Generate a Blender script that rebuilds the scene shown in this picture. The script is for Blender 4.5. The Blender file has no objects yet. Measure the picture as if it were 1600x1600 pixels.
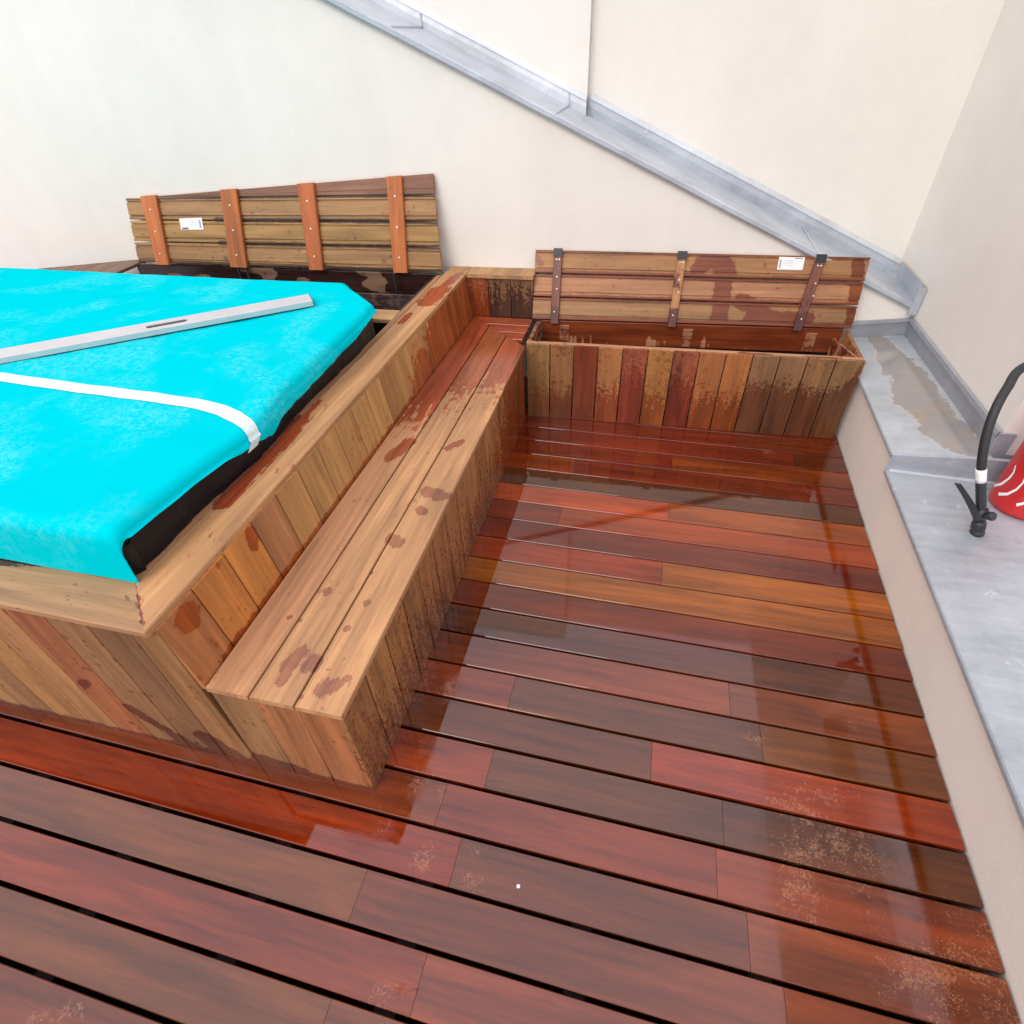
import bpy, bmesh, math, random
from mathutils import Vector, Matrix, Euler, noise
random.seed(7)
S = bpy.context.scene
COL = S.collection
V = Vector

# ------------------------------------------------------------------ camera
CAM = V((0.7002, -3.1783, 1.9173)); EUL = Euler((0.8611, 0.0349, 0.2293), 'XYZ'); F = 868.47
ROT = EUL.to_matrix()
cd = bpy.data.cameras.new('camera'); cam = bpy.data.objects.new('camera', cd); COL.objects.link(cam)
cam.location = CAM; cam.rotation_euler = EUL
cd.sensor_width = 36; cd.lens = F/1600*36; cd.clip_start = 0.05; cd.clip_end = 500
S.camera = cam

def at(px, py, P, n):
    """the point of the plane (P, n) seen at a pixel of the 1600 px photograph"""
    d = ROT @ V(((px-800)/F, -(py-800)/F, -1.0)); n = V(n)
    return CAM + d*((V(P)-CAM).dot(n)/d.dot(n))
def atz(px, py, z): return at(px, py, (0, 0, z), (0, 0, 1))
def atx(px, py, x): return at(px, py, (x, 0, 0), (1, 0, 0))
def aty(px, py, y): return at(px, py, (0, y, 0), (0, 1, 0))
def wally(x): return 0.505 + 0.03*x

# ------------------------------------------------------------------ mesh builder
def sm(a, b, x):
    t = max(0., min(1., (x-a)/(b-a))); return t*t*(3-2*t)
class MB:
    def __init__(s):
        s.v = []; s.f = []; s.uv = []; s.c = []; s.w = []; s.k = []; s.m = []; s.smooth = []
    def vert(s, p, dry=(.5,.5,.5), wetc=(.2,.1,.05), wet=0., fleck=0.):
        s.v.append(tuple(p)); s.c.append((*dry, 1)); s.w.append((*wetc, 1)); s.k.append((wet, fleck)); return len(s.v)-1
    def face(s, idx, uv=None, mi=0, smooth=False):
        s.f.append(tuple(idx)); s.uv.append(uv or [(0, 0)]*len(idx)); s.m.append(mi); s.smooth.append(smooth)
    # --- a board: top quad A B C D (A->B = length, A->D = width), thickness T downwards along -n
    def board(s, A, B, C, D, T=.021, n=None, dry=(.5,.3,.15), wetc=(.2,.06,.02), wet=None, fleck=None,
              step=.06, nv=4, bev=.003, grooves=(), mi=0):
        A, B, C, D = V(A), V(B), V(C), V(D)
        L = max((B-A).length, (C-D).length); W = max((D-A).length, (C-B).length)
        if n is None: n = (B-A).cross(D-A).normalized()
        else: n = V(n)
        ou, ov = random.uniform(0, 50), random.uniform(0, 50)
        prof = [(0, -T), (0, -bev), (bev, 0)]
        ins = [(W*j/nv, 0) for j in range(1, nv)]
        for (g0, gw, gd) in grooves:
            ins = [q for q in ins if not (g0-.004 < q[0] < g0+gw+.004)]
            ins += [(g0, 0), (g0+.0015, -gd), (g0+gw-.0015, -gd), (g0+gw, 0)]
        ins.sort(key=lambda q: q[0])
        prof += ins + [(W-bev, 0), (W, -bev), (W, -T)]
        plen = [0]
        for a, b in zip(prof, prof[1:]): plen.append(plen[-1]+math.hypot(b[0]-a[0], b[1]-a[1]))
        nu = max(1, int(L/step+.5)); ids = []
        for i in range(nu+1):
            u = i/nu; row = []
            for (pv, pn) in prof:
                vv = pv/W
                p = (A*(1-u)+B*u)*(1-vv)+(D*(1-u)+C*u)*vv + n*pn
                row.append(s.vert(p, dry, wetc(p) if callable(wetc) else wetc, wet(p) if wet else 0., fleck(p) if fleck else 0.))
            ids.append(row)
        m = len(prof)
        for i in range(nu):
            for j in range(m-1):
                q = [ids[i][j], ids[i+1][j], ids[i+1][j+1], ids[i][j+1]]
                U0, U1 = ou+L*i/nu, ou+L*(i+1)/nu
                s.face(q, [(U0, ov+plen[j]), (U1, ov+plen[j]), (U1, ov+plen[j+1]), (U0, ov+plen[j+1])], mi)
            q = [ids[i][m-1], ids[i+1][m-1], ids[i+1][0], ids[i][0]]
            s.face(q, [(ou, ov)]*4, mi)
        s.face(ids[0], [(ou+prof[j][1]*.3, ov+prof[j][0]) for j in range(m)], mi)
        s.face(ids[-1][::-1], [(ou+prof[j][1]*.3, ov+prof[j][0]) for j in reversed(range(m))], mi)
    def box(s, lo, hi, mi=0, dry=(.5,.5,.5), wetc=(.2,.1,.05), M=None):
        x0, y0, z0 = lo; x1, y1, z1 = hi
        P = [(x0,y0,z0),(x1,y0,z0),(x1,y1,z0),(x0,y1,z0),(x0,y0,z1),(x1,y0,z1),(x1,y1,z1),(x0,y1,z1)]
        if M: P = [M @ V(p) for p in P]
        b = [s.vert(p, dry, wetc) for p in P]
        for q in ((0,3,2,1),(4,5,6,7),(0,1,5,4),(1,2,6,5),(2,3,7,6),(3,0,4,7)): s.face([b[i] for i in q], None, mi)
    def prism(s, pts, off, mi=0):
        """closed polygon pts extruded by vector off"""
        off = V(off); a = [s.vert(p) for p in pts]; b = [s.vert(V(p)+off) for p in pts]; n = len(pts)
        s.face(a[::-1], None, mi); s.face(b, None, mi)
        for i in range(n): s.face([a[i], a[(i+1) % n], b[(i+1) % n], b[i]], None, mi)
    def tube(s, pts, r, seg=14, rf=None, mi=0, cap=True):
        pts = [V(p) for p in pts]; rows = []; up = V((0.12, .3, 1)).normalized(); prev = None
        for i, p in enumerate(pts):
            t = (pts[min(i+1, len(pts)-1)]-pts[max(i-1, 0)]).normalized()
            a = (prev - t*prev.dot(t)).normalized() if prev else t.orthogonal().normalized()
            prev = a; b = t.cross(a); rr = rf(i/(len(pts)-1)) if rf else r
            rows.append([s.vert(p+(a*math.cos(2*math.pi*j/seg)+b*math.sin(2*math.pi*j/seg))*rr) for j in range(seg)])
        for i in range(len(rows)-1):
            for j in range(seg):
                s.face([rows[i][j], rows[i][(j+1) % seg], rows[i+1][(j+1) % seg], rows[i+1][j]], None, mi, True)
        if cap: s.face(rows[0][::-1], None, mi); s.face(rows[-1], None, mi)
    def lathe(s, c, prof, seg=32, axis=None, mi=0):
        c = V(c); M = axis if axis else Matrix.Identity(3); rows = []
        for (r, z) in prof:
            rows.append([s.vert(c + M @ V((r*math.cos(2*math.pi*j/seg), r*math.sin(2*math.pi*j/seg), z))) for j in range(seg)])
        for i in range(len(rows)-1):
            for j in range(seg):
                s.face([rows[i][j], rows[i][(j+1) % seg], rows[i+1][(j+1) % seg], rows[i+1][j]], None, mi, True)
        s.face(rows[0][::-1], None, mi); s.face(rows[-1], None, mi)
    def grid(s, fn, nu, nv, mi=0, smooth=True, wet=None):
        ids = [[None]*(nv+1) for _ in range(nu+1)]
        for i in range(nu+1):
            for j in range(nv+1):
                p = V(fn(i/nu, j/nv)); ids[i][j] = s.vert(p, wet=wet(p) if wet else 0.)
        for i in range(nu):
            for j in range(nv):
                s.face([ids[i][j], ids[i+1][j], ids[i+1][j+1], ids[i][j+1]],
                       [(i/nu, j/nv), ((i+1)/nu, j/nv), ((i+1)/nu, (j+1)/nv), (i/nu, (j+1)/nv)], mi, smooth)
        return ids
    def build(s, name, mats, parent=None, fixn=True):
        me = bpy.data.meshes.new(name); me.from_pydata(s.v, [], s.f); me.update()
        uvl = me.uv_layers.new(name='UVMap'); k = 0
        flat = [c for q in s.uv for t in q for c in t]; uvl.data.foreach_set('uv', flat)
        a = me.attributes.new('dry', 'FLOAT_COLOR', 'POINT'); a.data.foreach_set('color', [c for q in s.c for c in q])
        a = me.attributes.new('wetc', 'FLOAT_COLOR', 'POINT'); a.data.foreach_set('color', [c for q in s.w for c in q])
        a = me.attributes.new('wet', 'FLOAT', 'POINT'); a.data.foreach_set('value', [q[0] for q in s.k])
        a = me.attributes.new('fleck', 'FLOAT', 'POINT'); a.data.foreach_set('value', [q[1] for q in s.k])
        me.polygons.foreach_set('material_index', s.m); me.polygons.foreach_set('use_smooth', s.smooth)
        for m in (mats if isinstance(mats, (list, tuple)) else [mats]): me.materials.append(m)
        if fixn:
            bm = bmesh.new(); bm.from_mesh(me); bmesh.ops.recalc_face_normals(bm, faces=bm.faces); bm.to_mesh(me); bm.free()
        o = bpy.data.objects.new(name, me); COL.objects.link(o)
        if parent:
            o.parent = parent; o.matrix_parent_inverse = parent.matrix_world.inverted()
        return o
def thing(name, label, cat, loc=(0, 0, 0), group=None):
    o = bpy.data.objects.new(name, None); COL.objects.link(o); o.location = loc; o.empty_display_size = .1
    o['label'] = label; o['category'] = cat
    if group: o['group'] = group
    bpy.context.view_layer.update(); return o

# ------------------------------------------------------------------ materials
def new_mat(name):
    m = bpy.data.materials.new(name); m.use_nodes = True; nt = m.node_tree
    b = nt.nodes['Principled BSDF']; return m, nt, b
class N:
    def __init__(s, nt): s.nt = nt
    def n(s, t, ins=None, **kw):
        x = s.nt.nodes.new(t)
        for k, v in kw.items(): setattr(x, k, v)
        for k, v in (ins or {}).items():
            if isinstance(v, bpy.types.NodeSocket): s.nt.links.new(v, x.inputs[k])
            else: x.inputs[k].default_value = v
        return x
    def math(s, op, a, b=0., c=0., clamp=False):
        return s.n('ShaderNodeMath', {0: a, 1: b, 2: c}, operation=op, use_clamp=clamp).outputs[0]
    def map(s, v, a, b, c=0., d=1.):
        return s.n('ShaderNodeMapRange', {0: v, 1: a, 2: b, 3: c, 4: d}, interpolation_type='SMOOTHSTEP').outputs[0]
    def lin(s, v, a, b, c=0., d=1.):
        return s.n('ShaderNodeMapRange', {0: v, 1: a, 2: b, 3: c, 4: d}).outputs[0]
    def noise(s, vec, scale, detail=4., rough=.5, dist=0.):
        return s.n('ShaderNodeTexNoise', {'Vector': vec, 'Scale': scale, 'Detail': detail, 'Roughness': rough, 'Distortion': dist}).outputs[0]
    def mapping(s, vec, sc=(1, 1, 1), loc=(0, 0, 0)):
        return s.n('ShaderNodeMapping', {'Vector': vec, 'Scale': sc, 'Location': loc}).outputs[0]
    def mix(s, f, a, b, mode='MIX'):
        x = s.nt.nodes.new('ShaderNodeMix'); x.data_type = 'RGBA'; x.blend_type = mode
        for i, v in ((0, f), (6, a), (7, b)):
            if isinstance(v, bpy.types.NodeSocket): s.nt.links.new(v, x.inputs[i])
            else: x.inputs[i].default_value = v if not isinstance(v, tuple) or len(v) == 4 else (*v, 1)
        return x.outputs[2]
    def attr(s, name, out=0): return s.n('ShaderNodeAttribute', attribute_name=name).outputs[out]
    def link(s, a, b): s.nt.links.new(a, b)

def wood(name, film=False, spots=0.0, dry_rough=.62, amp=1., gain=1., fq=16, amp2=None):
    amp2 = amp2 or amp
    m, nt, b = new_mat(name); g = N(nt)
    uv = g.n('ShaderNodeUVMap', uv_map='UVMap').outputs[0]
    pos = g.n('ShaderNodeNewGeometry').outputs[0]
    warp = g.noise(g.mapping(uv, (1.4, 7, 1)), 1.0, 2., .5)
    wv = g.n('ShaderNodeVectorMath', {0: uv, 1: g.n('ShaderNodeCombineXYZ', {1: g.math('MULTIPLY', g.math('SUBTRACT', warp, .5), .045)}).outputs[0]}, operation='ADD').outputs[0]
    fine = g.noise(g.mapping(wv, (7, 260, 1)), 1.0, 5., .65)
    mid = g.noise(g.mapping(wv, (1.6, 48, 1)), 1.0, 4., .6)
    big = g.noise(g.mapping(wv, (1.1, 9, 1)), 1.0, 3., .5, .6)
    pores = g.map(g.noise(g.mapping(wv, (30, 700, 1)), 1.0, 2., .5), .62, .75)
    grain = g.math('ADD', g.math('ADD', g.lin(fine, .25, .75, -.16, .16), g.lin(mid, .25, .75, -.28, .28)), g.lin(big, .3, .7, -.26, .26))
    GS = .80*gain
    gd = g.math('MULTIPLY', g.math('ADD', 1., g.math('MULTIPLY', grain, .88)), GS)
    gw = g.math('MULTIPLY', g.math('ADD', 1., g.math('MULTIPLY', grain, 1.15 if film else 1.1)), GS)
    # wetness
    wa = g.attr('wet', 2)
    n1 = g.noise(pos, fq, 6., .68, .3); n2 = g.noise(g.mapping(uv, (5, 38, 1)), 1.0, 4., .6)
    nn = g.math('ADD', g.math('MULTIPLY', g.math('SUBTRACT', n1, .5), 1.25*amp), g.math('MULTIPLY', g.math('SUBTRACT', n2, .5), .75*amp2))
    wraw = g.math('ADD', wa, nn)
    wet = g.math('ADD', g.math('MULTIPLY', g.map(wraw, .30, .60), .40), g.math('MULTIPLY', g.map(wraw, .455, .545), .60))
    if spots:
        tot = None
        for sc, st_, amt in ((30., 1., spots), (62., 1.6, spots*1.15), (120., 2.2, spots*1.1)):
            wp_ = g.n('ShaderNodeVectorMath', {0: uv, 1: g.n('ShaderNodeCombineXYZ', {0: g.math('MULTIPLY', g.noise(pos, 55, 3.), .02), 1: g.math('MULTIPLY', g.noise(pos, 48, 3.), .02)}).outputs[0]}, operation='ADD').outputs[0]
            vo = g.n('ShaderNodeTexVoronoi', {'Vector': g.mapping(wp_, (1/st_, 1, 1)), 'Scale': sc}, feature='F1')
            pick = g.n('ShaderNodeSeparateColor', {0: vo.outputs['Color']}).outputs[0]
            th = 1-min(amt, .95)
            rad = g.lin(pick, th, 1., 0., .55)
            one = g.map(g.math('SUBTRACT', rad, g.math('ADD', vo.outputs['Distance'], g.math('MULTIPLY', g.math('SUBTRACT', g.noise(pos, 160, 3.), .5), .3))), -.02, .04)
            one = g.math('MULTIPLY', one, g.map(g.noise(pos, 5.5, 2.), .40, .56))
            tot = one if tot is None else g.math('MAXIMUM', tot, one)
        sp = tot
        wet = g.math('MAXIMUM', wet, g.math('MULTIPLY', sp, .62))
    dcol = g.n('ShaderNodeVectorMath', {0: g.attr('dry'), 3: gd}, operation='SCALE').outputs[0]
    dcol = g.n('ShaderNodeVectorMath', {0: dcol, 1: (1.13, .915, .72)}, operation='MULTIPLY').outputs[0]
    wcol = g.n('ShaderNodeVectorMath', {0: g.n('ShaderNodeVectorMath', {0: g.attr('wetc'), 1: (1.12, .95, .9)}, operation='MULTIPLY').outputs[0] , 3: gw}, operation='SCALE').outputs[0]
    tone = g.map(g.noise(g.mapping(wv, (1.3, 9, 1), (7, 3, 0)), 1.0, 4., .6, 1.2), .34, .66)
    wcol = g.n('ShaderNodeVectorMath', {0: wcol, 1: g.mix(tone, (.82, .74, .74), (1.16, 1.14, 1.06))}, operation='MULTIPLY').outputs[0]
    dcol_tone = g.mix(tone, (.90, .86, .82), (1.08, 1.07, 1.04))
    dcol = g.n('ShaderNodeVectorMath', {0: dcol, 1: dcol_tone}, operation='MULTIPLY').outputs[0]
    col = g.mix(wet, dcol, wcol)
    col = g.mix(g.math('MULTIPLY', pores, .28), col, (.03, .015, .008))
    fl = g.math('ADD', g.attr('fleck', 2), g.math('MULTIPLY', g.math('SUBTRACT', g.noise(pos, 9, 4., .6, 1.), .5), 1.3))
    vf = g.n('ShaderNodeTexVoronoi', {'Vector': pos, 'Scale': 95.}, feature='DISTANCE_TO_EDGE').outputs[0]
    vn = g.noise(pos, 85, 5., .72, 1.6)
    flm = g.map(g.math('ADD', g.math('ADD', fl, g.math('MULTIPLY', g.math('SUBTRACT', vn, .5), 2.6)), g.math('MULTIPLY', g.math('SUBTRACT', g.noise(pos, 14, 3.), .5), .6)), .62, .80)
    col = g.mix(g.math('MULTIPLY', flm, .62), col, g.mix(.45, (.46, .21, .10), wcol))
    g.link(col, b.inputs['Base Color'])
    if film:
        # standing water: glassy where the film is whole, rippled where it breaks up
        fm = g.noise(pos, 2.2, 3., .5); film_m = g.map(g.math('SUBTRACT', g.math('ADD', fm, g.math('MULTIPLY', g.math('SUBTRACT', g.noise(pos, 22, 4., .6), .5), .1)), g.math('MULTIPLY', g.math('MAXIMUM', fl, -.1), .16)), .25, .28)
        rough = g.math('ADD', g.math('MULTIPLY', g.math('SUBTRACT', 1., film_m), .20), .03)
        g.link(g.lin(film_m, 0, 1, .22, .55), b.inputs['Specular IOR Level'])
        rough = g.math('ADD', rough, g.math('MULTIPLY', flm, .16))
        g.link(rough, b.inputs['Roughness'])
        b.inputs['IOR'].default_value = 1.5; g.link(g.math('MULTIPLY', film_m, .55), b.inputs['Coat Weight']); b.inputs['Coat IOR'].default_value = 1.4; g.link(rough, b.inputs['Coat Roughness'])
        hb = g.math('ADD', g.math('MULTIPLY', g.math('MULTIPLY', fine, .25), g.math('SUBTRACT', 1.15, film_m)), g.math('MULTIPLY', vn, g.math('MULTIPLY', g.math('MAXIMUM', fl, 0.), 2.2)))
        bp = g.n('ShaderNodeBump', {'Strength': .35, 'Distance': .0012, 'Height': hb})
    else:
        g.link(g.lin(wet, 0, 1, dry_rough, .2), b.inputs['Roughness'])
        bp = g.n('ShaderNodeBump', {'Strength': .35, 'Distance': .001, 'Height': g.math('ADD', fine, mid)})
    g.link(bp.outputs[0], b.inputs['Normal'])
    return m

def render_wall(name, c, dirt=.0):
    m, nt, b = new_mat(name); g = N(nt); pos = g.n('ShaderNodeNewGeometry').outputs[0]
    a = g.noise(pos, 1.3, 4., .55); f = g.noise(pos, 240, 3., .6); h = g.noise(pos, 60, 4., .6)
    s = g.noise(g.mapping(pos, (5, 5, .5)), 1., 4., .6)
    b2 = g.noise(pos, 7, 5., .65)
    v = g.math('ADD', g.math('ADD', g.math('ADD', g.lin(a, .3, .7, .955, 1.02), g.lin(f, .3, .7, -.03, .03)), g.lin(s, .3, .7, -.016, .014)), g.lin(b2, .3, .7, -.018, .012))
    col = g.n('ShaderNodeVectorMath', {0: (*c,), 3: v}, operation='SCALE').outputs[0]
    g.link(col, b.inputs['Base Color']); b.inputs['Roughness'].default_value = .9
    b.inputs['Specular IOR Level'].default_value = .25
    bp = g.n('ShaderNodeBump', {'Strength': .35, 'Distance': .003, 'Height': g.math('ADD', f, g.math('MULTIPLY', h, 1.2))})
    g.link(bp.outputs[0], b.inputs['Normal']); return m

def zinc(name, c=(.42, .455, .49), puddle=False, streaky=.5):
    m, nt, b = new_mat(name); g = N(nt); pos = g.n('ShaderNodeNewGeometry').outputs[0]
    a = g.noise(pos, 3.5, 5., .6, .4); s = g.noise(g.mapping(pos, (4, 26, 12)), 1., 5., .65, .5); f = g.noise(pos, 45, 4., .7)
    v = g.math('ADD', g.math('ADD', g.lin(a, .3, .7, .82, 1.12), g.lin(s, .3, .7, -.16*streaky, .2*streaky)), g.lin(f, .3, .7, -.05, .05))
    col = g.n('ShaderNodeVectorMath', {0: (*c,), 3: v}, operation='SCALE').outputs[0]
    wt = g.map(g.noise(pos, 9, 5., .65, .8), .64, .68); col = g.mix(g.math('MULTIPLY', wt, .35), col, (.72, .74, .76))
    rough = g.lin(f, .3, .7, .34, .5)
    if puddle:
        wa = g.attr('wet', 2); w = g.map(g.math('ADD', wa, g.math('MULTIPLY', g.math('SUBTRACT', g.noise(pos, 9, 6., .62), .5), 1.3)), .45, .60)
        rim = g.math('SUBTRACT', g.map(g.math('ADD', wa, g.math('MULTIPLY', g.math('SUBTRACT', g.noise(pos, 9, 5., .6), .5), .9)), .32, .42), w)
        ru = g.mix(g.map(g.noise(pos, 6, 4., .6), .5, .62), (.30, .255, .215), (.36, .25, .165))
        col = g.mix(g.math('MULTIPLY', w, .66), col, ru); col = g.mix(g.math('MULTIPLY', rim, .3), col, (.62, .52, .48))
        rough = g.math('ADD', g.math('MULTIPLY', g.math('SUBTRACT', 1., w), rough), g.math('MULTIPLY', w, .12))
    g.link(col, b.inputs['Base Color']); g.link(rough, b.inputs['Roughness']); b.inputs['Metallic'].default_value = .25
    bp = g.n('ShaderNodeBump', {'Strength': .25, 'Distance': .004, 'Height': g.math('ADD', a, g.math('MULTIPLY', f, .15))})
    g.link(bp.outputs[0], b.inputs['Normal']); return m

def plain(name, c, rough=.5, metal=0., bump=0., bscale=80, spec=.5, var=.08, vscale=12):
    m, nt, b = new_mat(name); g = N(nt); pos = g.n('ShaderNodeNewGeometry').outputs[0]
    v = g.lin(g.noise(pos, vscale, 4., .6), .3, .7, 1-var, 1+var)
    g.link(g.n('ShaderNodeVectorMath', {0: (*c,), 3: v}, operation='SCALE').outputs[0], b.inputs['Base Color'])
    b.inputs['Roughness'].default_value = rough; b.inputs['Metallic'].default_value = metal
    b.inputs['Specular IOR Level'].default_value = spec
    if bump:
        bp = g.n('ShaderNodeBump', {'Strength': bump, 'Distance': .004, 'Height': g.noise(pos, bscale, 4., .6)}); g.link(bp.outputs[0], b.inputs['Normal'])
    return m

def sheet_mat():
    m, nt, b = new_mat('cyan_sheet'); g = N(nt); pos = g.n('ShaderNodeNewGeometry').outputs[0]
    n1 = g.noise(pos, 3.0, 3., .5, .3); n2 = g.noise(pos, 42, 5., .75, .6); n3 = g.noise(pos, 190, 3., .6)
    pt = g.math('MULTIPLY', g.map(n1, .46, .66), g.map(g.math('ADD', g.math('MULTIPLY', n2, .7), g.math('MULTIPLY', n3, .3)), .44, .62))
    # more pale rubbing towards the far left of the sheet
    col = g.mix(g.math('MULTIPLY', pt, .62), (.0, .51, .57), (.12, .58, .63))
    g.link(col, b.inputs['Base Color']); b.inputs['Roughness'].default_value = .6
    b.inputs['Specular IOR Level'].default_value = .0
    bp = g.n('ShaderNodeBump', {'Strength': .18, 'Distance': .003, 'Height': g.math('ADD', n2, g.math('MULTIPLY', n1, .5))}); g.link(bp.outputs[0], b.inputs['Normal'])
    return m

M_DECK = wood('wet_deck_wood', film=True, gain=.70)
M_WOOD = wood('part_dry_wood', spots=.10, amp=.8)
M_SPLASH = wood('splashed_wood', spots=.40, fq=60, amp=1.5, gain=.95)
M_DRY = wood('seat_wood', spots=.04, amp=.80, amp2=1.9, gain=.80, fq=24)
M_WALL = render_wall('off_white_render', (.80, .765, .70))
M_WALLW = render_wall('cream_render', (.775, .745, .675))
M_WALLR = render_wall('right_cream_render', (.78, .735, .675))
M_PARA = render_wall('parapet_render', (.78, .70, .61))
M_ZINC = zinc('zinc_sheet', (.47, .51, .56)); M_ZINCL = zinc('bright_zinc', (.62, .645, .67), streaky=.3)
M_ZP = zinc('wet_zinc', (.44, .475, .50), puddle=True); M_ZN = zinc('brushed_zinc', (.40, .43, .46), puddle=True, streaky=.55)
M_ZDK = zinc('dark_zinc', (.33, .35, .385))
M_CYAN = sheet_mat()
M_SKIRT = plain('black_vinyl', (.005, .006, .009), .42, bump=1., bscale=26, spec=.35)
M_TAPE = plain('white_tape', (.60, .72, .71), .5, bump=.6, bscale=50, var=.10, vscale=50)
M_ALU = plain('brushed_aluminium', (.56, .55, .56), .38, .35, var=.05)
M_BLACK = plain('black_plastic', (.022, .023, .026), .45, var=.2)
M_RUBBER = plain('hose_rubber', (.02, .02, .022), .55, var=.2)
M_RED = plain('red_paint', (.50, .015, .015), .3, var=.05)
M_WHITE = plain('white_print', (.82, .82, .80), .5)
M_LABEL = plain('paper_label', (.80, .80, .80), .6, var=.02)
M_INK = plain('grey_print', (.12, .12, .13), .6)
M_LINER = plain('dark_liner', (.02, .016, .016), .5, var=.4)
M_SCREW = plain('screw_steel', (.75, .70, .62), .35, .6)
M_MEMB = plain('under_deck_membrane', (.006, .004, .004), .7, spec=.15)

# ------------------------------------------------------------------ wet fields
def caps(lst):
    L = [(V(a), V(b), r) for a, b, r in lst]
    def f(p):
        m = -1.
        for a, b, r in L:
            ab = b-a; t = max(0, min(1, (p-a).dot(ab)/max(ab.length_squared, 1e-9)))
            d = (p-(a+ab*t)).length; m = max(m, 1.35-.85*d/r)
        return m
    return f
def jit(c, a): 
    k = 1+random.uniform(-a, a); return tuple(max(0, x*k*(1+random.uniform(-a*.25, a*.25))) for x in c)
def srgb(r, g, b):
    return tuple(((x/255)/12.92 if x/255 <= .04045 else ((x/255+.055)/1.055)**2.4) for x in (r, g, b))

# ------------------------------------------------------------------ DECK
PIT = .15; SB = -.0115; Y0 = -.0241
def gy(k, x): return Y0-k*PIT+SB*x
def dk(r, g, b, k=12):
    c = srgb(r, g, b); w_ = .12 if 5 < k < 11 else .32
    c = [q*(1-w_)+m_*w_ for q, m_ in zip(c, (.25, .050, .020))]; return (c[0]*.92, c[1]*(.98 if 5 < k < 11 else .96), c[2]*.42)
XL, XR = -4.2, None
rows = {}
def X(px, k):     # x of a board joint seen at pixel column px in row k
    y = gy(k-.5, .5); q = at(px, 0, (0, 0, 0), (0, 0, 1)) if False else None
    a, b_ = -3., 3.
    for _ in range(40):
        m = (a+b_)/2; P = V((m, gy(k-.5, m), 0)); c = ROT.transposed() @ (P-CAM); 
        if 800+F*c.x/-c.z < px: a = m
        else: b_ = m
    return a
red = (128, 40, 22); 
spec = {0: [(None, (125, 42, 24))], 1: [(None, (132, 42, 22)), (1150, (112, 44, 24))], 2: [(None, (128, 38, 20)), (1240, (100, 44, 24))],
 3: [(None, (124, 34, 18)), (1050, (134, 62, 22))], 4: [(None, (158, 66, 24)), (897, (116, 30, 18))], 5: [(None, (72, 45, 27))],
 6: [(None, (196, 78, 18)), (1045, (166, 82, 24))], 7: [(None, (134, 50, 32)), (875, (172, 72, 28))], 8: [(None, (118, 40, 32))],
 9: [(None, (162, 60, 30)), (1035, (176, 98, 24))], 10: [(None, (164, 92, 28))], 11: [(None, (116, 40, 32))], 12: [(None, (84, 45, 27))],
 13: [(None, (130, 62, 40)), (1140, (132, 66, 26))], 14: [(None, (140, 58, 40)), (800, (96, 60, 38)), (1190, (100, 62, 28))],
 15: [(None, (88, 48, 34)), (1018, (172, 60, 24))], 16: [(None, (158, 62, 28)), (765, (82, 52, 38)), (1130, (78, 46, 22))],
 17: [(None, (104, 40, 34)), (85, (138, 62, 30)), (690, (132, 52, 38)), (1120, (150, 64, 24))], 18: [(None, (156, 50, 20)), (712, (112, 58, 42)), (1170, (140, 66, 28))],
 19: [(None, (124, 74, 34)), (560, (120, 58, 38)), (1230, (146, 68, 22))], 20: [(None, (146, 58, 42)), (655, (138, 62, 48))],
 21: [(None, (108, 66, 44)), (500, (112, 62, 46))], 22: [(None, (118, 58, 42))], 23: [(None, (130, 66, 38))]}
fleck_spots = [(atz(x, y, 0), r) for x, y, r in [(645, 1058, .13), (620, 1105, .08), (700, 1080, .06), (660, 1170, .05), (1265, 1262, .17), (1330, 1340, .12), (1245, 1330, .12), (1250, 1410, .09), (1300,1240,.09),
    (1530, 1500, .13), (1460, 1540, .15), (1570, 1570, .14), (1540, 1470, .07), (600, 1555, .07), (735, 1330, .06), (742, 1380, .05), (660, 1345, .06), (650, 1225, .06), (690, 1235, .05), (600, 1290, .05), (100, 1590, .06), (60, 1580, .05), (790, 1060, .04),(1180,1160,.06),(1330,1130,.04),(560,1310,.05),(1200,705,.06),(1250,765,.05)]]
def fleckf(p):
    m = -.9
    for c, r in fleck_spots:
        d = (p-c).length/r; m = max(m, .74-.5*d if d < 3 else -.9)
    return m
def para_x(y): return 1.91+.03*y
deck = MB()
for k in range(-4, 30):
    segs = spec.get(k, [(None, (120+random.randint(-20, 20), 56, 36))])
    xs = [XL]+[X(s_[0], k) for s_ in segs[1:]]; xe = para_x(gy(k, 1.9))-.006+random.uniform(-.002, .002)
    for i, (x0, sg) in enumerate(zip(xs, segs)):
        x1 = (xs[i+1]-.0012) if i+1 < len(xs) else xe
        gap = .006 if k < 11 else (.009 if k < 15 else .0125)
        c = dk(*sg[1], k)
        ya = lambda x: gy(k, x)+gap/2; yb = lambda x: gy(k-1, x)-gap/2
        deck.board((x0, ya(x0), 0), (x1, ya(x1), 0), (x1, yb(x1), 0), (x0, yb(x0), 0), T=.021, dry=c, wetc=c, wet=lambda p: 2., fleck=fleckf, step=.05, nv=4, bev=.0022)
o = deck.build('decking', M_DECK); o['kind'] = 'structure'
# joists and membrane under the boards
j = MB()
j.box((-4.4, -6.0, -.20), (2.1, .75, -.17)); 
for jx in [x*.48-4.1 for x in range(13)]: j.box((jx, -5.9, -.10), (jx+.06, .4, -.0225))
o = j.build('ground', M_MEMB); o['kind'] = 'structure'

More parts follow.
